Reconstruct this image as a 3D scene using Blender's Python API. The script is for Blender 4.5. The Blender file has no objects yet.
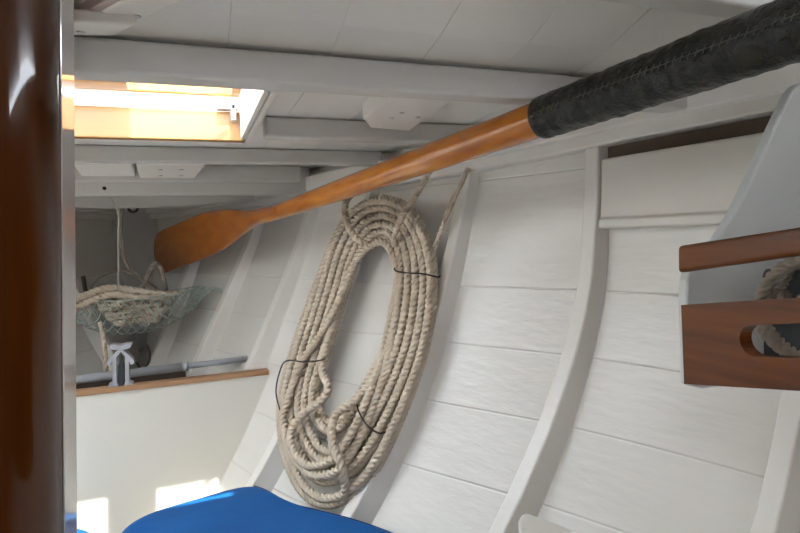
import bpy, bmesh, math, random
from mathutils import Vector, Matrix
random.seed(7)
S = bpy.context.scene
COL = S.collection
PI = math.pi

# ------------------------------------------------------------------ camera
FPX = 560.0
yaw, pitch, roll = [math.radians(a) for a in (20.3, -3.1, 1.95)]
FW = Vector((math.sin(yaw)*math.cos(pitch), math.cos(yaw)*math.cos(pitch), math.sin(pitch)))
R0 = Vector((math.cos(yaw), -math.sin(yaw), 0)); U0 = R0.cross(FW)
RT = R0*math.cos(roll) - U0*math.sin(roll)
UP = U0*math.cos(roll) + R0*math.sin(roll)
cd = bpy.data.cameras.new('camera'); cam = bpy.data.objects.new('camera', cd); COL.objects.link(cam)
cd.sensor_width = 36; cd.lens = FPX/800*36; cd.clip_start = .01
cam.matrix_world = Matrix(((RT.x, UP.x, -FW.x, 0), (RT.y, UP.y, -FW.y, 0), (RT.z, UP.z, -FW.z, 0), (0, 0, 0, 1)))
S.camera = cam

# ------------------------------------------------------------------ world, sun, exposure
w = bpy.data.worlds.new('world'); S.world = w; w.use_nodes = True
nt = w.node_tree; nt.nodes.clear()
out = nt.nodes.new('ShaderNodeOutputWorld'); bg = nt.nodes.new('ShaderNodeBackground')
bg.inputs['Color'].default_value = (.84, .91, 1, 1); bg.inputs['Strength'].default_value = 9.0
nt.links.new(bg.outputs[0], out.inputs[0])
sd = bpy.data.lights.new('sun', 'SUN'); sun = bpy.data.objects.new('sun', sd); COL.objects.link(sun)
sd.energy = 11; sd.angle = math.radians(.6); sd.color = (1, .93, .82)
SUN_DIR = Vector((-.06, 1.0, -1.43)).normalized()
sun.rotation_euler = SUN_DIR.to_track_quat('-Z', 'Y').to_euler()
S.view_settings.view_transform = 'Standard'; S.view_settings.look = 'None'
S.view_settings.gamma = 1; S.view_settings.use_curve_mapping = False
S.view_settings.exposure = 0.90

# ------------------------------------------------------------------ geometry of the view, used to size things at their own distance
def ray(px, py): return FW + RT*((px-400)/FPX) + UP*((266.5-py)/FPX)
def atY(px, py, Y): r = ray(px, py); return r*(Y/r.y)
def atX(px, py, X): r = ray(px, py); return r*(X/r.x)
def atZ(px, py, Z): r = ray(px, py); return r*(Z/r.z)

# ------------------------------------------------------------------ materials
def mat(name, color, rough=.5, metal=0, bump=0, bscale=30, stretch=(1, 1, 1), var=0, color2=None, vscale=4, coat=0, ior=1.5,
        trans=0, noise_detail=4, coat_rough=.05, bdist=.004, rvar=0):
    m = bpy.data.materials.new(name); m.use_nodes = True
    n = m.node_tree; b = n.nodes['Principled BSDF']
    b.inputs['Base Color'].default_value = (*color, 1); b.inputs['Roughness'].default_value = rough
    b.inputs['Metallic'].default_value = metal; b.inputs['IOR'].default_value = ior
    if coat: b.inputs['Specular IOR Level'].default_value = .08
    b.inputs['Coat Weight'].default_value = coat; b.inputs['Coat Roughness'].default_value = coat_rough
    b.inputs['Transmission Weight'].default_value = trans
    tc = n.nodes.new('ShaderNodeTexCoord'); mp = n.nodes.new('ShaderNodeMapping'); mp.inputs['Scale'].default_value = stretch
    n.links.new(tc.outputs['Object'], mp.inputs[0])
    if color2:
        t = n.nodes.new('ShaderNodeTexNoise'); t.inputs['Scale'].default_value = vscale; t.inputs['Detail'].default_value = 6
        n.links.new(mp.outputs[0], t.inputs['Vector'])
        r = n.nodes.new('ShaderNodeValToRGB'); r.color_ramp.elements[0].position = .35; r.color_ramp.elements[1].position = .68
        r.color_ramp.elements[0].color = (*color, 1); r.color_ramp.elements[1].color = (*color2, 1)
        n.links.new(t.outputs['Fac'], r.inputs[0]); n.links.new(r.outputs[0], b.inputs['Base Color'])
    if rvar:
        t = n.nodes.new('ShaderNodeTexNoise'); t.inputs['Scale'].default_value = 9; t.inputs['Detail'].default_value = 8; t.inputs['Roughness'].default_value = .7
        n.links.new(mp.outputs[0], t.inputs['Vector'])
        mr = n.nodes.new('ShaderNodeMapRange'); mr.inputs[1].default_value = .42; mr.inputs[2].default_value = .58
        mr.inputs[3].default_value = rough-rvar/2; mr.inputs[4].default_value = rough+rvar
        n.links.new(t.outputs['Fac'], mr.inputs[0]); n.links.new(mr.outputs[0], b.inputs['Roughness'])
    if bump:
        t = n.nodes.new('ShaderNodeTexNoise'); t.inputs['Scale'].default_value = bscale; t.inputs['Detail'].default_value = noise_detail
        n.links.new(mp.outputs[0], t.inputs['Vector'])
        bn = n.nodes.new('ShaderNodeBump'); bn.inputs['Strength'].default_value = bump; bn.inputs['Distance'].default_value = bdist
        n.links.new(t.outputs['Fac'], bn.inputs['Height']); n.links.new(bn.outputs[0], b.inputs['Normal'])
        if coat: n.links.new(bn.outputs[0], b.inputs['Coat Normal'])
    return m
M = {}
M['hull'] = mat('hull_paint', (.745, .71, .65), .22, bump=.22, bscale=42, stretch=(1, .25, 1.8), color2=(.775, .745, .69), vscale=5)
M['rib'] = mat('rib_paint', (.76, .72, .655), .28, bump=.15, bscale=45, color2=(.79, .755, .70), vscale=6)
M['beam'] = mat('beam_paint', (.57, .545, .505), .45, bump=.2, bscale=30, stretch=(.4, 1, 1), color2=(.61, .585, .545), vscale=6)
M['deck'] = mat('deckhead_paint', (.72, .685, .63), .35, bump=.15, bscale=25, color2=(.75, .72, .67), vscale=4)
M['cream'] = mat('cream_paint', (.76, .72, .63), .38, bump=.08, bscale=30)
M['panel'] = mat('panel_paint', (.72, .68, .61), .3, bump=.12, bscale=25)
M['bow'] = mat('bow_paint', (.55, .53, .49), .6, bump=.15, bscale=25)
M['varnish'] = mat('varnished_spruce', (.36, .10, .003), .3, color2=(.52, .18, .008), stretch=(14, 1.2, 14), vscale=3, coat=1)
M['blade'] = mat('varnished_blade', (.30, .075, .004), .35, color2=(.40, .12, .008), stretch=(14, 1.2, 14), vscale=3, coat=1)
M['mahog'] = mat('varnished_mahogany', (.075, .018, .002), .35, color2=(.15, .042, .006), stretch=(10, 1.5, 30), vscale=3, coat=.3, bump=.08, bscale=60, coat_rough=.15)
M['mast'] = mat('varnished_mast', (.035, .008, .0008), .35, color2=(.065, .016, .001), stretch=(10, 10, .8), vscale=3, coat=1, coat_rough=.04, bump=.02, bscale=14)
M['maststrip'] = mat('glossy_pale_paint', (.55, .49, .475), .04, ior=2.0)
M['teak'] = mat('teak_cap', (.36, .19, .09), .5, color2=(.44, .25, .13), stretch=(2, 14, 14), vscale=3)
M['leather'] = mat('black_leather', (.004, .005, .004), .26, color2=(.020, .020, .012), vscale=35, bump=.7, bscale=70, ior=1.5, bdist=.012)
M['leather'].node_tree.nodes['Principled BSDF'].inputs['Specular IOR Level'].default_value = .4
M['wing'] = mat('pale_grey_paint', (.62, .64, .625), .3, bump=.12, bscale=25)
M['stitch'] = mat('grey_thread', (.07, .065, .05), .8)
M['rope'] = mat('rope_fibre', (.58, .48, .36), .85, color2=(.70, .60, .47), vscale=9, bump=.25, bscale=400)
M['rope_dark'] = mat('rope_grey', (.28, .24, .19), .9, color2=(.38, .33, .27), vscale=12, bump=.3, bscale=300)
M['gap_shade'] = mat('gap_shade_brown', (.11, .08, .055), .8)  # dark brown that stands in for shade above the side panel
M['cord'] = mat('black_cord', (.03, .022, .018), .8)
M['net'] = mat('green_net_twine', (.36, .44, .39), .9, color2=(.48, .53, .47), vscale=30)
M['string'] = mat('white_string', (.55, .52, .46), .9)
M['alu'] = mat('brushed_aluminium', (.50, .51, .54), .4, metal=.4, bump=.05, bscale=80)
M['pole'] = mat('grey_tube', (.42, .43, .46), .4)
M['blue'] = mat('blue_cloth', (.0, .078, .27), .6, color2=(.0, .10, .33), vscale=5, bump=.35, bscale=12, stretch=(1, 2.5, 1))
M['navy'] = mat('dark_blue_hem', (.0, .02, .12), .7)
M['dark'] = mat('dark_wood', (.045, .028, .02), .6)
M['slate'] = mat('slate_plastic', (.03, .036, .042), .5)
M['sole'] = mat('cabin_sole', (.68, .64, .58), .5, color2=(.72, .69, .64), stretch=(8, 1, 1), vscale=4)
M['tan'] = mat('tan_coaming', (.40, .215, .075), .4, color2=(.45, .25, .095), stretch=(1, 8, 14), vscale=3, coat=.4)
M['gold'] = mat('varnished_hatch_rim', (.50, .22, .04), .3, color2=(.6, .3, .07), stretch=(1, 6, 10), vscale=3, coat=.8)
M['mould'] = mat('beige_moulding_paint', (.50, .38, .33), .5)
M['screw'] = mat('painted_screw', (.55, .53, .50), .5)
M['hole'] = mat('black_hole', (.01, .01, .01), .9)
# clear acrylic: transparent with a gloss
g = bpy.data.materials.new('clear_acrylic'); g.use_nodes = True; gn = g.node_tree; gn.nodes.clear()
go = gn.nodes.new('ShaderNodeOutputMaterial'); gm = gn.nodes.new('ShaderNodeMixShader')
gt = gn.nodes.new('ShaderNodeBsdfTransparent'); gg = gn.nodes.new('ShaderNodeBsdfGlossy'); gg.inputs['Roughness'].default_value = .03
gm.inputs[0].default_value = .12; gt.inputs[0].default_value = (.92, .95, .97, 1)
gn.links.new(gt.outputs[0], gm.inputs[1]); gn.links.new(gg.outputs[0], gm.inputs[2]); gn.links.new(gm.outputs[0], go.inputs[0])
M['glass'] = g

# ------------------------------------------------------------------ helpers
def link(name, verts, faces, m, parent=None, smooth=False, bevel=0, origin=None, auto=None):
    me = bpy.data.meshes.new(name)
    o0 = Vector(origin) if origin is not None else Vector((0, 0, 0))
    me.from_pydata([tuple(Vector(v)-o0) for v in verts], [], faces)
    bm = bmesh.new(); bm.from_mesh(me); bmesh.ops.recalc_face_normals(bm, faces=bm.faces); bm.to_mesh(me); bm.free()
    me.materials.append(M[m] if isinstance(m, str) else m)
    for p in me.polygons: p.use_smooth = smooth
    o = bpy.data.objects.new(name, me); COL.objects.link(o); o.location = o0
    if bevel:
        b = o.modifiers.new('bevel', 'BEVEL'); b.width = bevel; b.segments = 3; b.limit_method = 'ANGLE'; b.angle_limit = math.radians(35)
        b.harden_normals = False
    if parent:
        o.parent = parent; up_ = parent.location.copy(); q_ = parent.parent
        while q_: up_ += q_.location; q_ = q_.parent
        o.location = o0 - up_
    return o
def tag(o, label=None, cat=None, group=None, kind=None):
    if label: o['label'] = label
    if cat: o['category'] = cat
    if group: o['group'] = group
    if kind: o['kind'] = kind
    return o
def empty(name, loc, label, cat, group=None):
    o = bpy.data.objects.new(name, None); COL.objects.link(o); o.location = loc; o.empty_display_size = .05
    return tag(o, label, cat, group)
def struct(o): o['kind'] = 'structure'; return o
class MB:
    def __init__(s): s.v = []; s.f = []
    def add(s, v, f):
        k = len(s.v); s.v += [Vector(a) for a in v]; s.f += [tuple(i+k for i in q) for q in f]; return s
    def box(s, a, b):
        (x0, y0, z0), (x1, y1, z1) = a, b
        return s.add([(x0, y0, z0), (x1, y0, z0), (x1, y1, z0), (x0, y1, z0), (x0, y0, z1), (x1, y0, z1), (x1, y1, z1), (x0, y1, z1)],
                     [(0, 1, 2, 3), (4, 5, 6, 7), (0, 1, 5, 4), (1, 2, 6, 5), (2, 3, 7, 6), (3, 0, 4, 7)])
    def prism(s, poly, ext):
        n = len(poly); e = Vector(ext); P = [Vector(p) for p in poly]
        return s.add(P + [p+e for p in P], [tuple(range(n)), tuple(range(2*n-1, n-1, -1))] + [(i, (i+1) % n, n+(i+1) % n, n+i) for i in range(n)])
    def tube(s, pts, rad, seg=10, cap=True, closed=False):
        pts = [Vector(p) for p in pts]; n = len(pts); fr = frames(pts, closed); base = len(s.v)
        for i, p in enumerate(pts):
            r = rad[i] if isinstance(rad, (list, tuple)) else rad
            t, a, b = fr[i]
            for k in range(seg):
                th = 2*PI*k/seg; s.v.append(p + a*(r*math.cos(th)) + b*(r*math.sin(th)))
        for i in range(n if closed else n-1):
            for k in range(seg):
                j = (i+1) % n
                s.f.append((base+i*seg+k, base+i*seg+(k+1) % seg, base+j*seg+(k+1) % seg, base+j*seg+k))
        if cap and not closed:
            s.f.append(tuple(base+k for k in range(seg))[::-1]); s.f.append(tuple(base+(n-1)*seg+k for k in range(seg)))
        return s
    def build(s, name, m, parent=None, **k): return link(name, s.v, s.f, m, parent, **k)
def frames(pts, closed=False):
    n = len(pts); T = []
    for i in range(n):
        a = pts[(i-1) % n] if (closed or i > 0) else pts[i]; b = pts[(i+1) % n] if (closed or i < n-1) else pts[i]
        d = (b-a); T.append(d.normalized() if d.length > 1e-9 else Vector((0, 0, 1)))
    up = Vector((0, 0, 1)) if abs(T[0].z) < .9 else Vector((1, 0, 0))
    a = (up - T[0]*up.dot(T[0])).normalized(); res = []
    for i in range(n):
        a = (a - T[i]*a.dot(T[i])).normalized(); res.append((T[i], a, T[i].cross(a)))
    return res
def catmull(P, ds, closed=False):
    P = [Vector(p) for p in P]; n = len(P); dense = []
    segs = n if closed else n-1
    for i in range(segs):
        p1 = P[i]; p2 = P[(i+1) % n]
        p0 = P[(i-1) % n] if (closed or i > 0) else p1*2-p2
        p3 = P[(i+2) % n] if (closed or i+2 < n) else p2*2-p1
        for k in range(12):
            t = k/12
            dense.append(.5*((2*p1)+(p2-p0)*t+(2*p0-5*p1+4*p2-p3)*t*t+(3*p1-3*p2+p3-p0)*t**3))
    dense.append(P[0].copy() if closed else P[-1].copy())
    L = [0]
    for a, b in zip(dense, dense[1:]): L.append(L[-1]+(b-a).length)
    m = max(2, int(L[-1]/ds)); res = []; j = 0
    for k in range(m+1 if not closed else m):
        s_ = L[-1]*k/m
        while j < len(L)-2 and L[j+1] < s_: j += 1
        q = (s_-L[j])/max(1e-9, L[j+1]-L[j]); res.append(dense[j].lerp(dense[j+1], min(1, q)))
    return res
def rope(mb, ctrl, R, pitch=None, ds=None, closed=False):
    """three laid strands: a lobed section that turns as it goes"""
    pitch = pitch or R*3.7; ds = ds or pitch/9
    pts = catmull(ctrl, ds, closed); fr = frames(pts, closed); base = len(mb.v); NV = 12
    prof = []
    for k in range(NV):
        d = ((k*30+60) % 120 - 60)*PI/180
        prof.append(.43*math.cos(d)+math.sqrt(max(0, .56**2-(.43*math.sin(d))**2)))
    acc = 0
    for i, p in enumerate(pts):
        if i: acc += (p-pts[i-1]).length
        ph = 2*PI*acc/pitch; t, a, b = fr[i]
        for k in range(NV):
            th = ph+2*PI*k/NV; r = R*1.02*prof[k]
            mb.v.append(p+a*(r*math.cos(th))+b*(r*math.sin(th)))
    n = len(pts)
    for i in range(n if closed else n-1):
        for k in range(NV):
            j = (i+1) % n
            mb.f.append((base+i*NV+k, base+i*NV+(k+1) % NV, base+j*NV+(k+1) % NV, base+j*NV+k))
    if not closed:
        mb.f.append(tuple(base+k for k in range(NV))[::-1]); mb.f.append(tuple(base+(n-1)*NV+k for k in range(NV)))
    return mb

# ------------------------------------------------------------------ hull shape
ZS = [.26, .13, 0, -.1, -.2, -.3, -.4, -.5, -.6, -.75]
ST = {-.9: [.80, .80, .80, .80, .79, .775, .75, .715, .67, .58],
      -.3: [.80, .80, .80, .80, .79, .775, .75, .715, .67, .58],
      0: [.79, .79, .79, .785, .775, .76, .735, .70, .65, .56],
      .25: [.765, .765, .765, .762, .752, .735, .705, .665, .61, .51],
      .5: [.725, .722, .720, .712, .697, .672, .638, .59, .53, .42],
      .75: [.650, .650, .648, .640, .615, .578, .530, .472, .40, .28],
      1.0: [.550, .547, .522, .497, .465, .427, .382, .325, .255, .14],
      1.27: [.435, .425, .388, .356, .318, .278, .233, .180, .115, .01],
      1.5: [.348, .338, .302, .265, .224, .183, .138, .090, .034, -.05],
      1.75: [.245, .232, .192, .150, .107, .062, .017, -.03, -.075, -.12],
      2.0: [.100, .088, .045, .010, -.025, -.062, -.105, -.145, -.165, -.18],
      2.2: [-.04, -.05, -.075, -.10, -.125, -.145, -.165, -.175, -.183, -.188],
      2.36: [-.165, -.167, -.172, -.176, -.18, -.184, -.186, -.188, -.189, -.19],
      2.42: [-.19]*10}
YS = sorted(ST)
def herm(xs, ys, x):
    if x <= xs[0]: return ys[0]
    if x >= xs[-1]: return ys[-1]
    i = 0
    while xs[i+1] < x: i += 1
    h = xs[i+1]-xs[i]
    def sl(k):
        if k == 0 or k == len(xs)-1: k0 = max(0, k-1); k1 = min(len(xs)-1, k+1); return (ys[k1]-ys[k0])/(xs[k1]-xs[k0])
        d0 = (ys[k]-ys[k-1])/(xs[k]-xs[k-1]); d1 = (ys[k+1]-ys[k])/(xs[k+1]-xs[k])
        return 0 if d0*d1 < 0 else (d0*(xs[k+1]-xs[k])+d1*(xs[k]-xs[k-1]))/(xs[k+1]-xs[k-1])
    m0, m1 = sl(i)*h, sl(i+1)*h; t = (x-xs[i])/h
    return (2*t**3-3*t*t+1)*ys[i]+(t**3-2*t*t+t)*m0+(-2*t**3+3*t*t)*ys[i+1]+(t**3-t*t)*m1
ZR = ZS[::-1]
_c = {}
def HX(Y, z):
    k = round(Y, 4)
    if k not in _c: _c[k] = [herm(YS, [ST[y][j] for y in YS], k) for j in range(len(ZS))][::-1]
    return herm(ZR, _c[k], max(-.75, min(.26, z)))
CX = -.19                                                # centreline of the boat
def hull_hit(px, py, off=0.0):
    r = ray(px, py); lo = .15/r.y if r.y > 0 else .1; t = .2
    f = lambda t: (r.x*t) - (HX(r.y*t, r.z*t)-off)
    while f(t) < 0 and t < 4: t += .01
    a, b = t-.01, t
    for _ in range(18):
        m = (a+b)/2
        if f(m) < 0: a = m
        else: b = m
    return r*((a+b)/2)
def hull_normal(Y, z):
    e = .01
    dy = (HX(Y+e, z)-HX(Y-e, z))/(2*e); dz = (HX(Y, z+e)-HX(Y, z-e))/(2*e)
    return Vector((-1, dy, dz)).normalized()             # points inboard

SEAMS = [.105, -.103, -.213, -.323, -.440, -.560, -.67]
def zrows():
    rows = []
    for s in SEAMS: rows += [(s+.0035, 0), (s+.0008, 0), (s, .0018), (s-.0008, 0), (s-.0035, 0)]
    z = .26
    while z > -.75:
        if all(abs(z-s) > .008 for s in SEAMS): rows.append((z, 0))
        z -= .025
    rows.append((-.75, 0))
    return sorted(rows, reverse=True)
def hull_side(name, mirror):
    rows = zrows(); ys = []
    y = -.9
    while y <= 2.42: ys.append(y); y += .04
    ys.append(2.42)
    V = []; F = []
    for y in ys:
        for z, g_ in rows:
            x = HX(y, z)+g_
            V.append((2*CX-x if mirror else x, y, z))
    n = len(rows)
    for i in range(len(ys)-1):
        for j in range(n-1): F.append((i*n+j, i*n+j+1, (i+1)*n+j+1, (i+1)*n+j))
    o = link(name, V, F, 'hull', smooth=True)
    so = o.modifiers.new('solid', 'SOLIDIFY'); so.thickness = .02; so.offset = 1 if not mirror else 1
    return struct(o)
hs = hull_side('wall_starboard', False); hp = hull_side('wall_port', True)
# make sure thickness grows outward: the inner surface must stay put
for o, sx in ((hs, 1), (hp, -1)):
    o.data.update(); p = o.data.polygons[len(o.data.polygons)//3]
    o.modifiers['solid'].offset = 1 if p.normal.x*sx > 0 else -1

# floor
V = [(-1.25, -.9, -.75), (.85, -.9, -.75), (.85, 2.42, -.75), (-1.25, 2.42, -.75)]
struct(MB().box((-1.25, -.9, -.78), (.85, 2.42, -.752)).build('floor', 'sole'))

# deckhead with hatch opening, groove between planks
HX0, HX1, HY0, HY1 = -.47, .092, .632, .958
PX0, PX1, PY0, PY1 = -1.00, -.56, .80, 1.30
def deckz(Y): return herm([-.5, .3, .45, .60, .8, 2.5], [.30, .285, .243, .199, .197, .195], Y)
def build_deck():
    mb = MB(); gx = []
    x = -.94
    seams = [-.86, -.755, -.65, -.545, -.335, -.23, -.125, -.02, .0445+0, .15, .255, .36, .465, .57, .675]
    seams = [.0445-.107*k for k in range(9)] + [.0445+.107*k for k in range(1, 8)]
    xs = [-1.25, .84, HX0, HX1, PX0, PX1]
    for s in seams: xs += [s-.0005, s, s+.0005]
    xs = sorted(set(round(a, 5) for a in xs))
    ys = sorted(set([-.12, .0, .15, .3, .35, .4, .45, .5, .55, HY0, HY1, PY0, PY1, .8, 1.2, 1.5, 1.8, 2.1, 2.45]))
    sset = set(round(s, 5) for s in seams); idx = {}
    for x in xs:
        for y in ys:
            idx[x, y] = len(mb.v); mb.v.append(Vector((x, y, deckz(y)+(.0007 if x in sset else 0))))
    for a, b in zip(xs, xs[1:]):
        for c, d in zip(ys, ys[1:]):
            mx, my = (a+b)/2, (c+d)/2
            if HX0 < mx < HX1 and HY0 < my < HY1: continue
            if PX0 < mx < PX1 and PY0 < my < PY1: continue
            mb.f.append((idx[a, c], idx[b, c], idx[b, d], idx[a, d]))
    o = mb.build('ceiling', 'deck')
    n = o.data.polygons[0].normal.z
    s_ = o.modifiers.new('solid', 'SOLIDIFY'); s_.thickness = .022; s_.offset = 1 if n > 0 else -1
    return struct(o)
build_deck()

ab = MB().box((-1.25, -.62, -.75), (.02, -.60, .33)).box((.13, -.62, -.75), (.85, -.60, .33)).box((.02, -.62, -.75), (.13, -.60, -.3))
ab.box((.02, -.62, .10), (.13, -.60, .33)).box((.07, -.62, -.3), (.085, -.60, .10))  # slit opening added out of view to put bright streaks on the post
struct(MB().box((.700, -.60, -.75), (.712, .22, .17)).build('added_lining', 'mahog'))  # unseen dark lining, added to dim the reflections in the post
struct(ab.build('wall_aft', 'mahog'))
ad = MB().box((-1.25, -.62, .295), (.85, -.34, .315)).box((-1.25, -.34, .295), (-.30, -.12, .315)).box((-.05, -.34, .295), (.85, -.12, .315))  # unseen aft deck; its gap is added to let light into the cabin
struct(ad.build('trim_4', 'deck'))

# beam shelf: stringer along the hull under the deck, both sides
def shelf_z(Y): return herm([-.9, .42, .75, 1.0, 1.5, 2.0, 2.3], [.17, .143, .135, .121, .110, .100, .095], Y)
def shelf(name, mirror):
    V = []; F = []; ys = [-.9+.06*i for i in range(54)]
    prof = [(0.004, 0), (-.030, 0), (-.033, .003), (-.033, .018), (-.041, .021), (-.043, .024), (-.043, .056), (.004, .058)]
    n = len(prof)
    for y in ys:
        zb = shelf_z(y)
        for dx, dz in prof:
            x = HX(y, zb)+dx; V.append((2*CX-x if mirror else x, y, zb+dz))
    for i in range(len(ys)-1):
        for j in range(n): F.append((i*n+j, i*n+(j+1) % n, (i+1)*n+(j+1) % n, (i+1)*n+j))
    F.append(tuple(range(n))); F.append(tuple((len(ys)-1)*n+k for k in range(n)))
    return struct(link(name, V, F, 'rib'))
shelf('trim_1', False); shelf('trim_2', True)

# ------------------------------------------------------------------ ribs
def rib(Ya, label, mirror=False, width=.025, d0=.022, dk=.040, zt=None):
    V = []; F = []; zs = []
    zt = zt if zt is not None else shelf_z(Ya)+.002
    z = zt
    while z > -.75: zs.append(z); z -= .02
    zs.append(-.75); n = 4
    for z in zs:
        dep = d0+dk*max(0, (.13-z)); dep = min(dep, .046)
        e = .01; dz = (HX(Ya, z+e)-HX(Ya, z-e))/(2*e); nn = Vector((-1, 0, dz)).normalized()
        hx = HX(Ya, z); hx2 = HX(Ya+width, z)
        inn = Vector((hx, 0, z))+nn*dep
        inn2x = inn.x + (hx2-hx)*.75
        for p in ((hx2+.012, Ya+width, z), (hx+.006, Ya, z), (inn.x, Ya, inn.z), (inn2x, Ya+width, inn.z)):
            V.append((2*CX-p[0] if mirror else p[0], p[1], p[2]))
    for i in range(len(zs)-1):
        for j in range(4): F.append((i*4+j, i*4+(j+1) % 4, (i+1)*4+(j+1) % 4, (i+1)*4+j))
    F.append((0, 1, 2, 3)); k = (len(zs)-1)*4; F.append((k, k+1, k+2, k+3))
    o = link('hull_rib', V, F, 'rib', bevel=.003, origin=(2*CX-HX(Ya, -.7) if mirror else HX(Ya, -.7), Ya, -.75))
    tag(o, label, 'boat rib', 'white painted ribs of the hull')
    return o
rib(.45, 'white painted curved rib at the lower right corner, below the slotted wooden board')
rib(.75, 'white curved rib rising to the left edge of the raised white side panel')
rib(1.0, 'white curved rib directly right of the hanging rope coil')
rib(1.265, 'white curved rib partly hidden behind the left side of the rope coil')
rib(1.5, 'white curved rib meeting the right end of the low locker partition')
rib(1.75, 'white curved rib in the bow under the middle of the oar blade')
rib(2.0, 'shaded white rib below the outer tip of the oar blade, right of the net')
rib(2.0, 'shaded rib leaning the other way, on the far side below the net', mirror=True)

# ------------------------------------------------------------------ deck beams
def beam(Ya, Yb, z, label, x0=None, x1=None, crown=0, mat_='beam', lowmid=0):
    zt = deckz((Ya+Yb)/2)-.0005
    xr = x1 if x1 is not None else HX(Ya, .16)-.038
    xl = x0 if x0 is not None else 2*CX-xr
    n = 16; V = []; F = []
    for i in range(n+1):
        x = xl+(xr-xl)*i/n; u = (x-CX)/(HX(Ya, .16)-CX)
        zb = z+crown*u*u
        V += [(x, Ya, zt), (x, Yb, zt), (x, Yb, zb), (x, Ya, zb)]
    for i in range(n):
        for j in range(4): F.append((i*4+j, i*4+(j+1) % 4, i*4+4+(j+1) % 4, i*4+4+j))
    F += [(0, 1, 2, 3), (n*4, n*4+1, n*4+2, n*4+3)]
    o = link('deck_beam', V, F, mat_, bevel=.004, origin=((xl+xr)/2, Ya, z))
    return tag(o, label, 'deck beam', 'white painted beams under the deck')
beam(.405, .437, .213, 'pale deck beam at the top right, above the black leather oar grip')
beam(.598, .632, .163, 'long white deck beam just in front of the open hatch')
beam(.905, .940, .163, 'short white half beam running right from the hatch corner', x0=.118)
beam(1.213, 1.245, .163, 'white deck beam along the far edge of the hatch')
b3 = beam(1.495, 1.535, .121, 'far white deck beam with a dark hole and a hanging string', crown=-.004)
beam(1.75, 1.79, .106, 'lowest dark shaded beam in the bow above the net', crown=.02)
h = MB().tube([Vector((-.187, 1.4935, .137)), Vector((-.187, 1.50, .137))], .0045, 12).build('screw_hole', 'hole', b3)
beam(1.480, 1.4945, .151, 'x', x0=-.66, x1=.28)
_b = bpy.data.objects['deck_beam.006']; _b.name = 'beam_ledge'; tag(_b, 'thin white ledge strip above the beam with the dark hole', 'ledge'); del _b['group']

# far carling: fore-and-aft pieces of the hatch, the coaming and lid
win = struct(bpy.data.objects.new('window_1', None)); COL.objects.link(win); win.location = (CX, .8, .2)
def wpart(mb, name, m, **k): return mb.build(name, m, win, **k)
wpart(MB().box((HX0+.002, HY1-.018, .161), (HX1-.002, HY1-.003, .207)), 'front_coaming', 'tan', bevel=.002)
wpart(MB().box((HX1-.010, HY0+.002, .163), (HX1-.003, HY1-.019, .232)), 'side_coaming', 'rib', bevel=.002)
wpart(MB().box((HX0+.003, HY0+.002, .163), (HX0+.010, HY1-.019, .232)), 'side_coaming', 'rib', bevel=.002)
wpart(MB().box((HX1-.002, HY0+.003, .162), (HX1+.006, HY1+.012, .194)), 'carling', 'rib', bevel=.002)
wpart(MB().box((HX0-.006, HY0+.003, .162), (HX0+.002, HY1+.012, .194)), 'carling', 'rib', bevel=.002)
wpart(MB().box((HX0, HY1-.002, .160), (HX1-.004, HY1+.012, .194)), 'header', 'rib', bevel=.002)
# unseen skylight added on the port side to bring in blue side light
w2 = struct(bpy.data.objects.new('added_skylight', None)); COL.objects.link(w2); w2.location = ((PX0+PX1)/2, (PY0+PY1)/2, .2)
f2 = MB()
for a_, b_ in (((PX0-.02, PY0-.02), (PX1+.02, PY0)), ((PX0-.02, PY1), (PX1+.02, PY1+.02)), ((PX0-.02, PY0), (PX0, PY1)), ((PX1, PY0), (PX1+.02, PY1))):
    f2.box((a_[0], a_[1], .225), (b_[0], b_[1], .25))
f2.build('added_skylight_frame', 'gold', w2); MB().box((PX0, PY0, .233), (PX1, PY1, .239)).build('pane', 'glass', w2)
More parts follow.
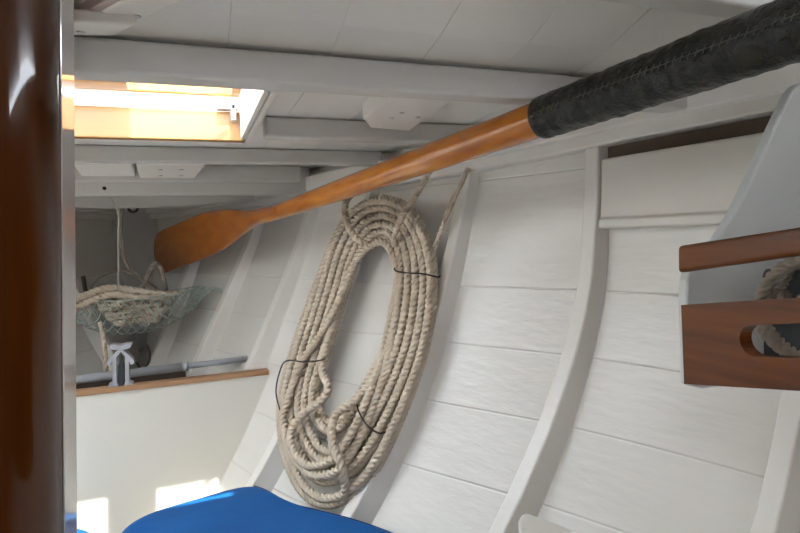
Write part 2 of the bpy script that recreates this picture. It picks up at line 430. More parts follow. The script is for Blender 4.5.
# lid, hinged at the front coaming, opening aft and up
def lid():
    a = math.radians(7); piv = Vector((0, HY1+.010, .226))
    c_, s_ = math.cos(a), math.sin(a)
    def T(x, u, v): return (x, piv.y-u*c_+v*s_*0, piv.z+u*s_+v)
    fr = MB(); X0, X1, L = HX0-.02, HX1+.012, .36
    def slab(x0, x1, u0, u1, v0, v1):
        fr.add([T(x0, u0, v0), T(x1, u0, v0), T(x1, u1, v0), T(x0, u1, v0), T(x0, u0, v1), T(x1, u0, v1), T(x1, u1, v1), T(x0, u1, v1)],
               [(0, 1, 2, 3), (4, 5, 6, 7), (0, 1, 5, 4), (1, 2, 6, 5), (2, 3, 7, 6), (3, 0, 4, 7)])
    slab(X0, X1, 0, .035, 0, .022); slab(X0, X1, L-.035, L, 0, .022); slab(X0, X0+.035, .035, L-.035, 0, .022); slab(X1-.035, X1, .035, L-.035, 0, .022)
    slab(-.185, -.075, .035, L-.035, 0, .022)  # centre bar added to shade the middle of the sun patch
    f = wpart(fr, 'lid_frame', 'gold', bevel=.002)
    gl = MB(); gl.add([T(X0+.03, .03, .010), T(X1-.03, .03, .010), T(X1-.03, L-.03, .010), T(X0+.03, L-.03, .010),
                       T(X0+.03, .03, .016), T(X1-.03, .03, .016), T(X1-.03, L-.03, .016), T(X0+.03, L-.03, .016)],
                      [(0, 1, 2, 3), (4, 5, 6, 7), (0, 1, 5, 4), (1, 2, 6, 5), (2, 3, 7, 6), (3, 0, 4, 7)])
    pane = wpart(gl, 'pane', 'glass')
    # curved dark seal seen as an arc under the pane
    arc = MB(); pts = []
    for i in range(25):
        u = i/24; x = X0+.04+(X1-X0-.08)*u; pts.append(Vector(T(x, .075+.10*math.sin(PI*u), .006)))
    arc.tube(pts, .0035, 8); wpart(arc, 'seal', 'dark')
    br = MB().box((HX1-.045, HY1-.035, .207), (HX1-.014, HY1-.020, .216)); br.box((HX1-.024, HY1-.035, .190), (HX1-.016, HY1-.02, .216))
    wpart(br, 'latch', 'alu', bevel=.002)
lid()

# blocks and boards under the deck
def board(name, pts, z, th, m, label, cat, bevel=.003, group=None):
    P = [atZ(px, py, z) for px, py in pts]
    o = MB().prism(P, (0, 0, th)).build(name, m, bevel=bevel, origin=P[0])
    return tag(o, label, cat, group)
def screws(parent, pts, z, r=.0035, m='screw'):
    for px, py in pts:
        p = atZ(px, py, z)
        MB().tube([p+Vector((0, 0, .002)), p-Vector((0, 0, .0012))], r, 12).build('screw', m, parent)
zb = .172
b = board('backing_block', [(363, 119), (391, 96.5), (452, 100), (410, 131), (370, 128)], zb, deckz(.8)-zb-.0005, 'rib',
          'white backing block with three screws between the hatch and the oar', 'wooden block')
screws(b, [(392, 118), (402, 112.5), (418, 117)], zb)
zb = .160
b = board('backing_block', [(140, 180.5), (136, 164.5), (206, 165), (193, 180.5)], zb, .034, 'rib',
          'small pale backing block with four screws under the foredeck beyond the hatch', 'wooden block')
screws(b, [(160, 169.5), (160, 175.5), (181, 169.5), (181, 175.5)], zb, .005)
board('backing_block', [(84, 180.5), (73, 164.5), (132, 164.5), (137, 180.5)], zb+.004, .030, 'rib',
          'small plain pale backing block left of the one with four screws', 'wooden block')
zb = .186
b = board('trim_board', [(40, 20), (138, 25.5), (114, 36.5), (40, 36)], .190, .012, 'panel',
          'white trim board with a pointed right end at the top left', 'board')
screws(b, [(81, 32)], .190)
b = board('trim_board', [(83, 21.5), (137, -6), (215, -14), (137, 23.5)], .199, .016, 'panel',
          'white angled board with one screw beside the brown wood, top left', 'board')
screws(b, [(137, 16)], .199)
md = MB().prism([atZ(a_, b_, .2005) for a_, b_ in ((83, 21), (137, -7), (124, -7), (79, 16))], (0, 0, .014)).build('edge_moulding', 'mould', b, bevel=.002)
board('wood_panel', [(10, -22), (125, -22), (112, -1), (84, 11), (10, 11)], .212, .010, 'mahog',
      'reddish brown wood panel at the top left edge beside the post', 'panel')

# ------------------------------------------------------------------ bow details
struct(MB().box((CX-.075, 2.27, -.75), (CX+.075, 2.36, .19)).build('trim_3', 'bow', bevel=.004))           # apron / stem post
# ------------------------------------------------------------------ locker partition
YB = 1.474
def bulk():
    zt = -.348; n = 14; pts = []
    for i in range(n+1):
        z = zt+(-.75-zt)*i/n; pts.append((HX(YB, z)+.004, z))
    V = []; F = []
    xl = lambda x: 2*CX-x
    for x, z in pts: V += [(xl(x), YB, z), (x, YB, z), (x, YB+.02, z), (xl(x), YB+.02, z)]
    for i in range(n):
        for j in range(4): F.append((i*4+j, i*4+(j+1) % 4, i*4+4+(j+1) % 4, i*4+4+j))
    F += [(0, 1, 2, 3), (n*4, n*4+1, n*4+2, n*4+3)]
    struct(link('wall_forward', V, F, 'cream'))
    x = HX(YB, zt)-.002
    o = MB().box((2*CX-x, YB-.006, zt+.0005), (x, YB+.024, zt+.013)).build('partition_cap', 'teak', bevel=.003, origin=(CX, YB, zt))
    tag(o, 'narrow brown wooden cap along the top of the low cream partition', 'wooden trim')
bulk()
o = MB().box((-.36, 1.70, -.43), (-.035, 1.73, -.362)).build('dark_board', 'dark', bevel=.004, origin=(-.2, 1.7, -.43))
tag(o, 'dark brown board behind the cream partition, under the grey pole', 'board')

# ------------------------------------------------------------------ raised panel between the two nearest ribs
def side_board():
    V = []; F = []; ys = [.7492-.0235*i for i in range(12)]
    for y in ys:
        zt = shelf_z(y)-.022-.008*(.738-y); zb_ = .000
        tn = lambda z: .024+.05*max(0, .13-z)
        for z, d in ((zt, tn(zt)-.012), (zt, tn(zt)-.003), (zt-.003, tn(zt)), ((zt+zb_)/2, tn(.06)), (zb_+.018, tn(zb_)), (zb_+.014, tn(zb_)+.006), (zb_+.002, tn(zb_)+.006), (zb_, tn(zb_)+.003), (zb_, .001), (zb_+.012, .001), (zb_+.012, tn(zb_)-.012)):
            p = Vector((HX(y, z), y, z))+hull_normal(y, z)*d; V.append(p)
    n = 11
    for i in range(len(ys)-1):
        for j in range(n): F.append((i*n+j, i*n+(j+1) % n, (i+1)*n+(j+1) % n, (i+1)*n+j))
    F.append(tuple(range(n))); F.append(tuple((len(ys)-1)*n+k for k in range(n)))
    o = link('side_panel', V, F, 'panel', bevel=.002, origin=(.7, .6, 0))
    V2 = []; F2 = []  # thin strip whose dark colour acts as shadow under the shelf
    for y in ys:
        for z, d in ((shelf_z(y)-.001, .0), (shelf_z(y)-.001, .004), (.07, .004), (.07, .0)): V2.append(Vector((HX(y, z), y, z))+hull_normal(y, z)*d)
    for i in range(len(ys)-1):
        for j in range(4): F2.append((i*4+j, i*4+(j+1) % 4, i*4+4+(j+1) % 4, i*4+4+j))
    link('gap_shade_strip', V2, F2, 'gap_shade', o)['label'] = 'dark strip coloured as shade in the gap'
    tag(o, 'raised white side panel below the black oar grip, dark gap above it', 'panel')
side_board()

# ------------------------------------------------------------------ wing partition carrying the slats
YW = .415
wing = [(800, 83), (792, 91), (785, 105), (775, 126), (764, 152), (751, 180), (736, 212), (718, 240), (700, 260), (692, 270), (688, 280), (687, 300), (689, 386)]
P = [atY(px, py, YW) for px, py in wing]
P = [Vector((.708, YW, .150)), Vector((.625, YW, .150))] + P + [Vector((P[-1].x+.02, YW, P[-1].z-.006)), Vector((.708, YW, P[-1].z-.006))]
wg = MB().prism(P, (0, .012, 0)).build('curved_partition', 'wing', bevel=.003, origin=(.6, YW, -.15))
tag(wg, 'white partition with a curved edge behind the two wooden slats', 'partition')
def slat(name, c4, label, slot=None):
    TL, BL, TR, BR = [atX(px, py, .4185)+Vector((.014, 0, 0)) for px, py in c4]
    k = 1.75                                             # carried on past the picture edge
    TR = TL+(TR-TL)*k; BR = BL+(BR-BL)*k
    th = .014
    if not slot:
        o = MB().prism([TL, TR, BR, BL], (-th, 0, 0)).build(name, 'mahog', bevel=.0035, origin=TL)
        return tag(o, label, 'wooden slat')
    # face with a rounded slot: ring of quads between outline and slot
    c0, c1 = slot; A = atX(*c0, .4185)+Vector((.014, 0, 0)); ra = .0128
    # slot frame along slat
    d = (((TR-TL).normalized()+(BR-BL).normalized())/2).normalized(); n_ = Vector((1, 0, 0)); u = n_.cross(d).normalized()
    if u.z < 0: u = -u
    B = A+d*.105; inner = []
    N = 12
    for i in range(N+1):
        a = PI/2+PI*i/N; inner.append(A+d*(ra*math.cos(a))+u*(ra*math.sin(a)))
    for i in range(N+1):
        a = -PI/2+PI*i/N; inner.append(B+d*(ra*math.cos(a))+u*(ra*math.sin(a)))
    # map to outline by angle from slot middle
    C = (A+B)/2; lines = []
    box = [TL, TR, BR, BL]; outer = []
    def hit(dirv):
        best = None
        for i in range(4):
            p, q = box[i], box[(i+1) % 4]; e = q-p
            den = dirv.y*e.z-dirv.z*e.y
            if abs(den) < 1e-12: continue
            r_ = p-C; t = (r_.y*e.z-r_.z*e.y)/den; s_ = (r_.y*dirv.z-r_.z*dirv.y)/den
            if t > 0 and -1e-6 <= s_ <= 1+1e-6 and (best is None or t < best): best = t
        return C+dirv*best
    angs = [math.atan2((p-C).dot(u), (p-C).dot(d)) for p in inner]
    corners = sorted([(math.atan2((p-C).dot(u), (p-C).dot(d)), p) for p in box])
    items = []
    # build outer loop = hits + corners; inner loop repeats the nearest point for corners
    seq = [(a, p, hit((p-C).normalized())) for a, p in zip(angs, inner)]
    seq.sort(key=lambda t: t[0])
    full = []
    for a, p, q in seq: full.append((a, p, q))
    for a, q in corners:
        j = min(range(len(seq)), key=lambda i: abs(seq[i][0]-a)); full.append((a, seq[j][1], q))
    full.sort(key=lambda t: t[0])
    bm = bmesh.new(); cache = {}
    def vv(p):
        k_ = (round(p.x, 6), round(p.y, 6), round(p.z, 6))
        if k_ not in cache: cache[k_] = bm.verts.new(p-TL)
        return cache[k_]
    m_ = len(full)
    for i in range(m_):
        _, p0, q0 = full[i]; _, p1, q1 = full[(i+1) % m_]
        loop = []
        for p in (p0, q0, q1, p1):
            v = vv(p)
            if v not in loop: loop.append(v)
        if len(loop) > 2:
            try: bm.faces.new(loop)
            except ValueError: pass
    ex = bmesh.ops.extrude_face_region(bm, geom=bm.faces[:])
    bmesh.ops.translate(bm, vec=(-th, 0, 0), verts=[v for v in ex['geom'] if isinstance(v, bmesh.types.BMVert)])
    bmesh.ops.recalc_face_normals(bm, faces=bm.faces[:])
    me = bpy.data.meshes.new(name); bm.to_mesh(me); bm.free(); me.materials.append(M['mahog'])
    o = bpy.data.objects.new(name, me); COL.objects.link(o); o.location = TL
    b_ = o.modifiers.new('bevel', 'BEVEL'); b_.width = .003; b_.segments = 3; b_.limit_method = 'ANGLE'; b_.angle_limit = math.radians(40)
    return tag(o, label, 'wooden slat')
slat('rack_slat', [(677, 246), (677, 273), (800, 227), (800, 255)], 'upper narrow varnished wooden slat at the right edge')
slat('rack_slat', [(681, 305), (684, 384), (800, 298), (800, 391)], 'lower wide varnished wooden board with a rounded slot at the right edge', slot=((754, 341), 0))

# rope and dark gear kept behind the slats
def stowed():
    c1 = atX(814, 308, .50); mb = MB(); pts = []
    for k in range(2):
        for i in range(16):
            a = 2*PI*i/16; r = .062+.004*k; pts.append(c1+Vector((.012*k+.008*math.sin(a), .8*r*math.cos(a), .72*r*math.sin(a))))
    c2 = atX(794, 283, .52)
    for k in range(2):
        for i in range(12):
            a = 2*PI*i/12; r = .019+.003*k; pts.append(c2+Vector((.012*k+.006*math.sin(a), .8*r*math.cos(a), r*math.sin(a))))
    rope(mb, pts, .0055)
    o = mb.build('stowed_rope', 'rope_dark', smooth=True, origin=c1)
    tag(o, 'coiled grey rope stowed behind the wooden slats, seen through the slot', 'rope')
    cg = atX(800, 320, .60)
    o = MB().tube([cg+Vector((.0, 0, -.062)), cg+Vector((0, 0, -.055)), cg+Vector((0, 0, .05)), cg+Vector((0, 0, .056))], [.035, .042, .045, .040], 28).build('canister', 'slate', smooth=False, bevel=.003, origin=cg)
    tag(o, 'dark slate coloured round canister behind the stowed rope', 'canister')
stowed()

# ------------------------------------------------------------------ oar
OA = [(ray(px, py)*(1/(1.47+.00245*(px-540)))) for px, py in ((840, 12.3), (160, 254))]
A0, A1 = OA; ax = (A1-A0).normalized()
def on_axis(px, py):
    """parameter along the oar's axis nearest the sight line through (px, py)"""
    r = ray(px, py).normalized(); w0 = A0; b_ = ax.dot(r); d_ = ax.dot(w0); e_ = r.dot(w0)
    return (b_*e_-d_)/(1-b_*b_)
oar = empty('oar', A0+ax*.9, 'long varnished wooden oar with a black leather grip slung under the deck', 'oar')
tc_ = on_axis(540, 121); te = on_axis(283, 209)
AP = lambda t: A0+ax*t
sh = MB(); n = 26; rads = []; pp = []
for i in range(n+1):
    t = tc_-.05+(te-tc_+.05+.10)*i/n; u = i/n
    pp.append(AP(t)); rads.append(0.0225-.0055*u if u < .8 else .0181-.010*(u-.8)*2)
sh.tube(pp, rads, 24); sh.build('shaft', 'varnish', oar, smooth=True)
gr = MB(); pp = []; rads = []; n = 110; rnd = random.Random(3)
L0 = -.12
for i in range(n+1):
    t = L0+(tc_-L0)*i/n; u = i/n
    r = .0305-.0050*u + .00035*math.sin(i*1.3)+rnd.uniform(-.0002, .0002)
    if i == n: r -= .002
    pp.append(AP(t)); rads.append(r)
gr.tube(pp, rads, 40); grip = gr.build('leather_grip', 'leather', oar, smooth=True)
from mathutils import noise as _nz
for v in grip.data.vertices:
    p = v.co+grip.location+oar.location; q = p-A0; t = q.dot(ax); rr = q-ax*t; d = rr.normalized()
    n1 = _nz.noise(Vector((t*95, d.x*2.2, d.z*2.2))); n2 = _nz.noise(Vector((t*30+9, d.y*4, d.z*4)))
    v.co += d*(.0008*n1+.0007*n2)
# seam with stitches along the grip
fr_ = frames([A0, A1])[0]
toC = (-AP(.25)); toC = (toC-ax*toC.dot(ax)).normalized(); upv = ax.cross(toC).normalized()
if upv.z < 0: upv = -upv
st = MB(); ln = []
for i in range(60):
    t = L0+(tc_-L0-.01)*i/59; r = .0305-.0050*i/59
    d = (toC*math.cos(.35)+upv*math.sin(.35)); ln.append(AP(t)+d*(r+.0004))
st.tube(ln, .0006, 6)
for i in range(2, 58, 1):
    c = ln[i]; d = (toC*math.cos(.35)+upv*math.sin(.35)); s_ = ax.cross(d)
    st.tube([c-s_*.0035+ax*.002, c+d*.0006, c+s_*.0035-ax*.002], .0006, 5)
st.build('stitching', 'stitch', grip)
# blade: outline in the blade plane, lens section
bn = toC - ax*toC.dot(ax); mid = AP(te+.5); bn = (-mid); bn = (bn-ax*bn.dot(ax)).normalized(); bw = ax.cross(bn).normalized()
if bw.z < 0: bw = -bw
def bl(px, py):
    r = ray(px, py); t = A0.dot(bn)/r.dot(bn); p = r*t-A0; return p.dot(ax), p.dot(bw)
top = [bl(*p) for p in ((283, 203.5), (262, 208), (245, 210.5), (225, 209.5), (206, 212), (188, 219), (170, 226.5), (160, 231.5), (156, 235), (154.5, 240))]
bot = [bl(*p) for p in ((283, 214), (262, 223), (245, 234), (232, 244), (215, 254), (195, 262), (180, 267.5), (166, 272.5), (159, 271), (156, 266))]
V = []; F = []; NS = 44; NW = 10
def run(L_, u):
    d = [0]
    for p, q in zip(L_, L_[1:]): d.append(d[-1]+math.hypot(q[0]-p[0], q[1]-p[1]))
    s_ = u*d[-1]; return herm(d, [p[0] for p in L_], s_), herm(d, [p[1] for p in L_], s_)
for i in range(NS+1):
    u = i/NS
    (ta, wa), (tb, wb) = run(top, u), run(bot, u)
    th = .0155*(1-u)**1.5+.0045
    for k in range(2*NW):
        a = 2*PI*k/(2*NW); cx = (1+math.cos(a))/2; sx = math.sin(a)
        V.append(AP(tb+(ta-tb)*cx)+bw*(wb+(wa-wb)*cx)+bn*(th*sx*(.65+.35*abs(sx))))
for i in range(NS):
    for k in range(2*NW):
        F.append((i*2*NW+k, i*2*NW+(k+1) % (2*NW), (i+1)*2*NW+(k+1) % (2*NW), (i+1)*2*NW+k))
F.append(tuple(range(2*NW))); F.append(tuple(NS*2*NW+k for k in range(2*NW)))
link('blade', V, F, 'blade', oar, smooth=True)

# ------------------------------------------------------------------ rope coil hung on the hull
outerL = [(383, 198), (405, 205), (422, 226), (433, 262), (433, 305), (425, 350), (411, 392), (394, 432), (374, 470), (350, 495), (326, 503), (305, 493), (289, 465),
          (281, 430), (281, 395), (290, 358), (303, 318), (316, 280), (328, 245), (345, 214), (362, 201)]
innerL = [(385, 236), (391, 240), (396, 254), (397, 280), (393, 306), (386, 338), (375, 366), (362, 388), (350, 405), (341, 416), (331, 420), (324, 415), (318, 404),
          (316, 390), (322, 368), (331, 340), (339, 314), (348, 288), (357, 262), (367, 245), (376, 238)]
NCT = len(outerL)
RR = .0093
def strand(seq, seed, jit=.012):
    r_ = random.Random(seed); pts = []
    for k, (wk, ok) in enumerate(seq):
        nw, no = seq[k+1] if k+1 < len(seq) else (wk, ok)
        ph = r_.uniform(0, 6.28); am = r_.uniform(.3, 1.0)
        for i in range(NCT):
            f = i/NCT; s_ = 0 if f < .72 else (f-.72)/.28; s_ = s_*s_*(3-2*s_)
            env = math.exp(-((f-.46)/.13)**2)            # turns sag unevenly at the bottom
            wgt = wk+(nw-wk)*s_ + jit*math.sin(f*7+ph)*am + env*.06*math.sin(ph*3)
            off = ok+(no-ok)*s_+.001*math.sin(f*11+ph)
            ox, oy = outerL[i]; ix, iy = innerL[i]; wgt = min(1.03, max(-.02, wgt))
            pts.append(hull_hit(ox+(ix-ox)*wgt, oy+(iy-oy)*wgt, .048+off))
    return pts
def laid(pts, offs): return [hull_hit(a, b_, o_) for (a, b_), o_ in zip(pts, offs)]
ct = empty('rope_coil', hull_hit(350, 350, .05), 'large hanging coil of beige three-strand rope on the white hull side', 'rope')
mb = MB()
seq = [(0.0, 0), (.2, 0), (.4, 0), (.6, 0), (.8, 0), (1.0, .001), (.88, .015), (.68, .0165), (.48, .0165), (.28, .0165), (.09, .0165)]
rope(mb, strand(seq, 4), RR)
# turns that stray across the bundle
cr = [(398, 300), (397, 268), (385, 243), (366, 248), (352, 268), (340, 298), (322, 332), (303, 360), (290, 392), (283, 420), (291, 452), (312, 474), (338, 470), (356, 445), (374, 405), (388, 360), (396, 320)]
rope(mb, laid(cr, [.060, .066, .075, .080, .084, .085, .086, .086, .086, .086, .086, .086, .085, .082, .075, .065, .055]), RR)
cr = [(346, 280), (338, 310), (326, 345), (322, 370), (328, 388), (318, 403), (302, 414), (291, 432), (295, 454), (312, 466), (336, 456), (352, 432), (366, 402), (378, 370), (384, 345)]
rope(mb, laid(cr, [.052, .065, .075, .084, .092, .100, .103, .103, .102, .102, .102, .100, .088, .070, .050]), RR)
cr = [(386, 352), (374, 378), (355, 400), (338, 412), (332, 426), (333, 446), (341, 464), (345, 482), (345, 497)]
rope(mb, laid(cr, [.060, .078, .092, .108, .114, .117, .116, .090, .060]), RR)
mb.build('coil', 'rope', ct, smooth=True)
# hitch that gathers the top left of the bundle
mb = MB()
rope(mb, [hull_hit(350, 196, .05), hull_hit(346, 201, .098), hull_hit(345, 212, .116), hull_hit(348, 224, .122), hull_hit(354, 236, .116), hull_hit(363, 243, .098), hull_hit(374, 246, .05)], .0085)
mb.build('gathering_loop', 'rope', ct, smooth=True)
mb = MB()
rope(mb, [hull_hit(431, 170, .060), hull_hit(423, 184, .078), hull_hit(412, 202, .098), hull_hit(402, 217, .116), hull_hit(395, 232, .110), hull_hit(393, 246, .07)], .0065)
mb.build('hanging_line', 'rope', ct, smooth=True)
mb = MB()
rope(mb, [hull_hit(468, 168, .040), hull_hit(462, 182, .044), hull_hit(451, 205, .050), hull_hit(443, 225, .052), hull_hit(435, 246, .045), hull_hit(430, 262, .040)], .0055)
mb.build('hanging_line', 'rope', ct, smooth=True)
def cordp(pts, offs): 
    m_ = MB(); m_.tube(catmull([hull_hit(a, b_, o_) for (a, b_), o_ in zip(pts, offs)], .004), .0016, 8); m_.build('binding_cord', 'cord', ct, smooth=True)
cordp([(394, 266), (396, 271), (408, 273), (424, 274), (437, 277), (440, 276)], [.05, .100, .112, .110, .090, .045])
cordp([(326, 357), (322, 360), (305, 362), (286, 361), (279, 374), (276, 392), (280, 410), (283, 414)], [.06, .104, .112, .10, .082, .080, .082, .088])
cordp([(357, 405), (359, 412), (366, 424), (378, 433), (386, 432)], [.07, .112, .118, .108, .06])

# ------------------------------------------------------------------ bow: net with gear, string, ropes
NC = Vector((-.175, 1.84, -.160))
net = empty('hammock_net', NC, 'pale green string net hammock holding ropes, slung in the bow', 'net')
def netp(u, v):
    """u along (-1..1), v around the sling (-1 back rim .. 1 front rim)"""
    e = max(0, 1-abs(u)**2.2)**.6
    rx = .205; x = NC.x+rx*u
    hw = .085*e+.004; dp = .105*e+.003
    a = v*PI/2
    return Vector((x, NC.y-hw*math.sin(a), NC.z+.020*abs(u)**2+.004-dp*math.cos(a)))
nm = MB(); NU, NVV = 34, 12
def jj(i, j):
    r_ = random.Random(i*977+j*31); p = netp(-1+2*i/NU, -1+2*j/NVV)
    return p+Vector((r_.uniform(-1, 1), r_.uniform(-1, 1), r_.uniform(-1, 1)))*.0025
for i in range(NU):
    for j in range(NVV):
        if (i+j) % 2 == 0: nm.tube([jj(i, j), jj(i+1, j+1)], .0015, 4)
        else: nm.tube([jj(i, j+1), jj(i+1, j)], .0015, 4)
for j in (0, NVV):
    nm.tube([jj(i, j)+Vector((0, 0, .002)) for i in range(NU+1)], .0018, 5)
nm.build('netting', 'net', net)
# gathered end and its lashing to the rib
e0 = netp(1, 0); e1 = Vector((HX(1.80, -.155)-.02, 1.80, -.150))
mb = MB()
for k in range(5): mb.tube(catmull([netp(.88, -.6+.3*k), e0.lerp(e1, .4)+Vector((0, 0, .004*math.sin(k*2))), e1+Vector((0, 0, .003*k-.006))], .01), .0014, 5)
mb.build('end_cord', 'net', net)
e2 = Vector((2*CX-HX(1.80, -.155)+.02, 1.80, -.145))
MB().tube([netp(-1, 0), e2], .002, 6).build('end_cord', 'net', net)
# rope heap in the net
mb = MB(); r_ = random.Random(5); C0 = NC+Vector((0, -.005, .0))
pts = []
for k in range(60):
    a = k*2.1; lv = k/60; pts.append(C0+Vector(((.07+.07*lv)*math.cos(a)*(1-.3*r_.random()), -.01+.05*math.sin(a*1.3), .010-.085*(1-lv)+.010*r_.random())))
rope(mb, pts, .0085)
rope(mb, [C0+Vector((-.17, -.05, -.006)), C0+Vector((-.12, -.06, .020)), C0+Vector((-.06, -.055, .040)), C0+Vector((-.01, -.055, .034)), C0+Vector((.05, -.055, .020)), C0+Vector((.12, -.045, .008))], .0115)
rope(mb, [C0+Vector((-.16, -.065, -.020)), C0+Vector((-.10, -.072, .006)), C0+Vector((-.04, -.068, .022)), C0+Vector((.03, -.07, .008)), C0+Vector((.09, -.06, .004))], .0115)
o = mb.build('rope_heap', 'rope', smooth=True, origin=C0); tag(o, 'tangled beige rope heap lying in the green net', 'rope')
# loops above the heap, to the oar tip
def bowrope(name, P, R, label, m='rope_dark', cat='rope', strandd=True):
    mb = MB()
    rope(mb, P, R) if strandd else mb.tube(catmull(P, .008), R, 8)
    return tag(mb.build(name, m, smooth=True, origin=P[0]), label, cat)
bowrope('rope_loop', [atY(90, 292, 1.86), atY(95, 281, 1.88), atY(108, 273, 1.9), atY(122, 271, 1.9), atY(138, 276, 1.88), atY(152, 285, 1.86), atY(162, 294, 1.85)], .0045,
        'arched beige rope loop rising above the heap in the net')
bowrope('bow_line', [atY(122, 207, 1.81), atY(121, 225, 1.83), atY(122, 248, 1.86), atY(128, 266, 1.86), atY(142, 280, 1.86), atY(158, 291, 1.84), atY(168, 296, 1.84)], .006,
        'pale rope hanging from the dark bow beam into the net')
bowrope('rope_loop', [atY(140, 292, 1.86), atY(148, 276, 1.85), atY(154, 264, 1.84), atY(160, 267, 1.84), atY(164, 280, 1.84), atY(166, 294, 1.85)], .008,
        'knotted rope loop standing up beside the tip of the oar blade')
bowrope('rope_end', [atY(100, 322, 1.75), atY(103, 335, 1.74), atY(105, 352, 1.735), atY(106, 372, 1.73)], .0075,
        'thick rope end hanging down out of the net behind the metal fitting', 'rope')
bowrope('white_string', [Vector((-.187, 1.54, .137)), Vector((-.187, 1.55, .13)), atY(118.3, 214, 1.56), atY(118.3, 240, 1.60), atY(118.5, 291, 1.78)], .0022,
        'thin white string hanging from the hole in the beam to the net', 'string', 'string', False)
bowrope('dark_stick', [atY(83, 276, 1.85), atY(86, 292, 1.85), atY(92, 302, 1.85)], .006, 'short dark stick poking up at the left of the net', 'dark', 'stick', False)
mb = MB(); eye = atY(133, 208, 1.80)
mb.tube([eye+Vector((.012*math.cos(a*PI/8), 0, .012*math.sin(a*PI/8))) for a in range(16)], .004, 8, closed=True)
tag(mb.build('eye_bolt', 'dark', smooth=True, origin=eye), 'small dark metal eye under the lowest bow beam', 'eye bolt')

# black cord loop behind the fitting
bowrope('black_cord', [atY(140, 352, 1.72), atY(146, 345, 1.72), atY(150, 352, 1.72), atY(148, 364, 1.72), atY(141, 368, 1.72), atY(136, 362, 1.72)], .003,
        'small loop of black cord behind the metal fitting', 'cord', 'cord', False)

# ------------------------------------------------------------------ pole and metal fitting
pa, pb_ = atY(40, 384.5, 1.60), atY(252, 358, 1.60)
pole = empty('telescopic_pole', pa, 'grey telescopic metal pole lying across behind the cream partition', 'pole')
pj = pa.lerp(pb_, .665)
MB().tube([pa-(pb_-pa)*.7, pj], .0115, 20).build('outer_tube', 'pole', pole, smooth=True)
MB().tube([pj-(pj-pa)*.03, pj+(pb_-pj)*.03], .0128, 20).build('collar', 'pole', pole, smooth=True)
MB().tube([pj, pb_], .0082, 20).build('inner_tube', 'pole', pole, smooth=True)
MB().tube([pb_-(pb_-pa).normalized()*.004, pb_+(pb_-pa).normalized()*.010], .017, 20).build('end_foot', 'slate', pole, smooth=False)
fz = -.348+.013
def F_(px, py): 
    p = atY(px, py, YB+.002); return p
br = empty('metal_fitting', Vector((-.17, YB, fz)), 'small aluminium arrow-shaped fitting standing on the partition cap', 'metal fitting')
bz = F_(121, 386)
dz = fz-bz.z
def G(pts): return [F_(a, b_)+Vector((0, 0, dz)) for a, b_ in pts]
fm = MB()
for pl_ in ([(109, 346), (113, 344.5), (120, 345.5), (127, 343.5), (132, 343.5), (130, 348), (122, 350.5), (119, 350.5), (111, 349.5)],
            [(118.5, 349.5), (121, 351.5), (111.5, 362.5), (110.5, 366), (107.5, 365.5), (107.5, 361.5)],
            [(122.5, 349.5), (120.5, 351.5), (129.5, 362), (130.5, 365), (134, 364), (133.5, 360)],
            [(112.5, 359), (116, 355.5), (116.5, 383), (118.5, 385), (118.5, 388), (108.5, 388.5), (108.5, 385), (112.5, 383)],
            [(125, 355.5), (128.8, 359), (129, 382), (133, 383.5), (133, 386.5), (124, 387), (124, 384.5), (125.3, 383)]):
    fm.prism(G(pl_), (0, .026, 0))
fm.build('profile', 'alu', br)
MB().prism(G([(117.8, 387), (117.8, 366), (121, 357), (124, 366), (124, 386.5)]), (0, .02, 0)).build('insert', 'slate', br, bevel=.001)
br2 = br

# ------------------------------------------------------------------ blue cushions
def cushion(edge, zt, near, label, thick=.10, hem=True):
    """edge: far silhouette in the picture at height zt; the body runs towards the viewer"""
    E_ = [atZ(a, b_, zt+dz_) for a, b_, dz_ in edge]
    N = len(E_); V = []; F = []
    rows = [(0, -thick), (-.004, -.05), (0, -.018), (.012, -.003), (.035, .0), (.12, -.004), (.25, -.008), (.45, -.01), (.7, -.012)]
    for r0, dz_ in rows:
        for k, p in enumerate(E_):
            q = p.copy()
            tgt = Vector((near[0]+(near[1]-near[0])*k/(N-1), near[2], p.z))
            q = p.lerp(tgt, max(0, r0)) if r0 >= 0 else p-(tgt-p)*(-r0)
            q.z = p.z+dz_+ (.003*math.sin(k*.9+r0*14) if r0 > .02 else 0)
            V.append(q)
    for i in range(len(rows)-1):
        for k in range(N-1): F.append((i*N+k, i*N+k+1, (i+1)*N+k+1, (i+1)*N+k))
    # underside
    base = len(V)
    for k, p in enumerate(V[(len(rows)-1)*N:(len(rows))*N]): V.append(Vector((p.x, p.y, E_[0].z-thick)))
    for k in range(N-1): F.append(((len(rows)-1)*N+k, (len(rows)-1)*N+k+1, base+k+1, base+k)); F.append((base+k, base+k+1, k+1, k))
    F.append(tuple([i*N for i in range(len(rows))]+[base])); F.append(tuple([i*N+N-1 for i in range(len(rows))]+[base+N-1]))
    t = empty('cushion', Vector((E_[0].x, E_[0].y, zt-thick)), label, 'cushion')
    o = link('cover', V, F, 'blue', t, smooth=True)
    s_ = o.modifiers.new('sub', 'SUBSURF'); s_.levels = 1; s_.render_levels = 2
    if hem:
        pts = [Vector(V[2*N+k])*.5+Vector(V[3*N+k])*.5+Vector((0, 0, .003)) for k in range(hem, N)]
        MB().tube(catmull(pts, .01), .0028, 8).build('hem', 'navy', t, smooth=True)
    return t
cushion([(110, 545, 0), (118, 533, 0), (126, 522, 0), (142, 512, 0), (162, 504, 0), (190, 496.5, 0), (215, 489, .0), (238, 483.5, .0), (254, 482.5, 0), (266, 487, 0), (288, 499, 0),
         (315, 506, 0), (345, 513.5, 0), (372, 522, 0), (396, 531, 0), (430, 545, 0), (470, 565, 0)], -.50, (-.08, .36, .52), 'large blue cloth cushion in front of the cream partition', hem=8)
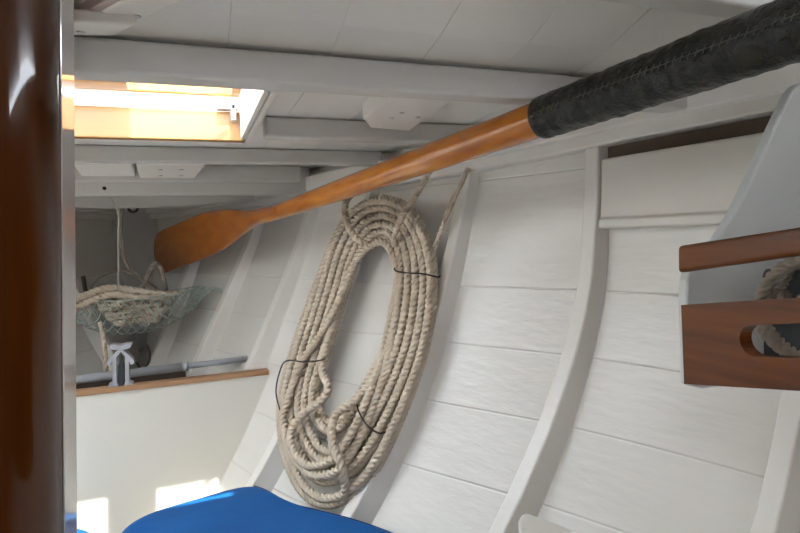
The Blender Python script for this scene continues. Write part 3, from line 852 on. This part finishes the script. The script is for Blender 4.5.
cushion([(20, 524, 0), (45, 523, 0), (66, 523, 0), (84, 525, 0), (98, 531, 0), (104, 542, 0)], -.60, (-.5, -.26, .8), 'small corner of a second blue cushion beside the post', hem=False, thick=.15)

struct(MB().box((-.10, .54, -.75), (.13, 1.08, -.604)).build('trim_6', 'cream', bevel=.003))
# white rounded bench corner at the bottom
Pb = [atZ(a, b_, -.36) for a, b_ in ((519, 531), (518, 520), (521, 514), (527, 512), (560, 524), (600, 541), (640, 560), (600, 640), (500, 640), (506, 580))]
o = MB().prism(Pb, (0, 0, -.02)).build('bench_corner', 'panel', bevel=.004, origin=Pb[0])
tag(o, 'white rounded board corner at the bottom edge beside the second rib', 'board')

# ------------------------------------------------------------------ post at the left
PA, PB = atY(73, 0, .44), atY(76.5, 533, .44)
tilt = (PA-PB)/(PA.z-PB.z)                                # the post leans slightly
post = empty('wooden_post', PB+tilt*(-.75-PB.z), 'glossy varnished dark brown wooden post at the left edge', 'post')
F0 = PB+tilt*(-.75-PB.z)
N0 = atY(60.5, 0, .40)-PA+tilt*0; N0.z = 0               # from far corner to near corner of the flat side
N0 = atY(60.5, 0, .40); N0 = N0+tilt*(PA.z-N0.z)-PA; N0.z = 0
wd = N0.normalized(); lf = Vector((wd.y, -wd.x, 0))
if lf.x > 0: lf = -lf
rc = .036; L_ = N0.length
prof = [Vector((0, 0, 0)), wd*L_]
for i in range(1, 15):
    a = PI/2*i/14; prof.append(wd*(L_+rc*math.sin(a))+lf*(rc-rc*math.cos(a)))
prof += [wd*(L_+rc)+lf*.09, wd*(L_+rc*.6)+lf*.13, wd*L_+lf*.145, lf*.14, lf*.12-wd*.03, lf*.03-wd*.03]
prof = [p+lf*.0006 for p in prof]
ext = tilt*.955
body = MB().prism([F0+p for p in prof], ext).build('post_body', 'mast', post)
for p in body.data.polygons: p.use_smooth = len(p.vertices) == 4 and abs(p.normal.z) < .5
body.data.set_sharp_from_angle(angle=math.radians(25)) if hasattr(body.data, 'set_sharp_from_angle') else None
q = [Vector((0, 0, 0)), wd*L_, wd*L_+lf*.0008, lf*.0008]
MB().prism([F0+p-lf*.0004 for p in q], ext).build('edge_strip', 'maststrip', post)
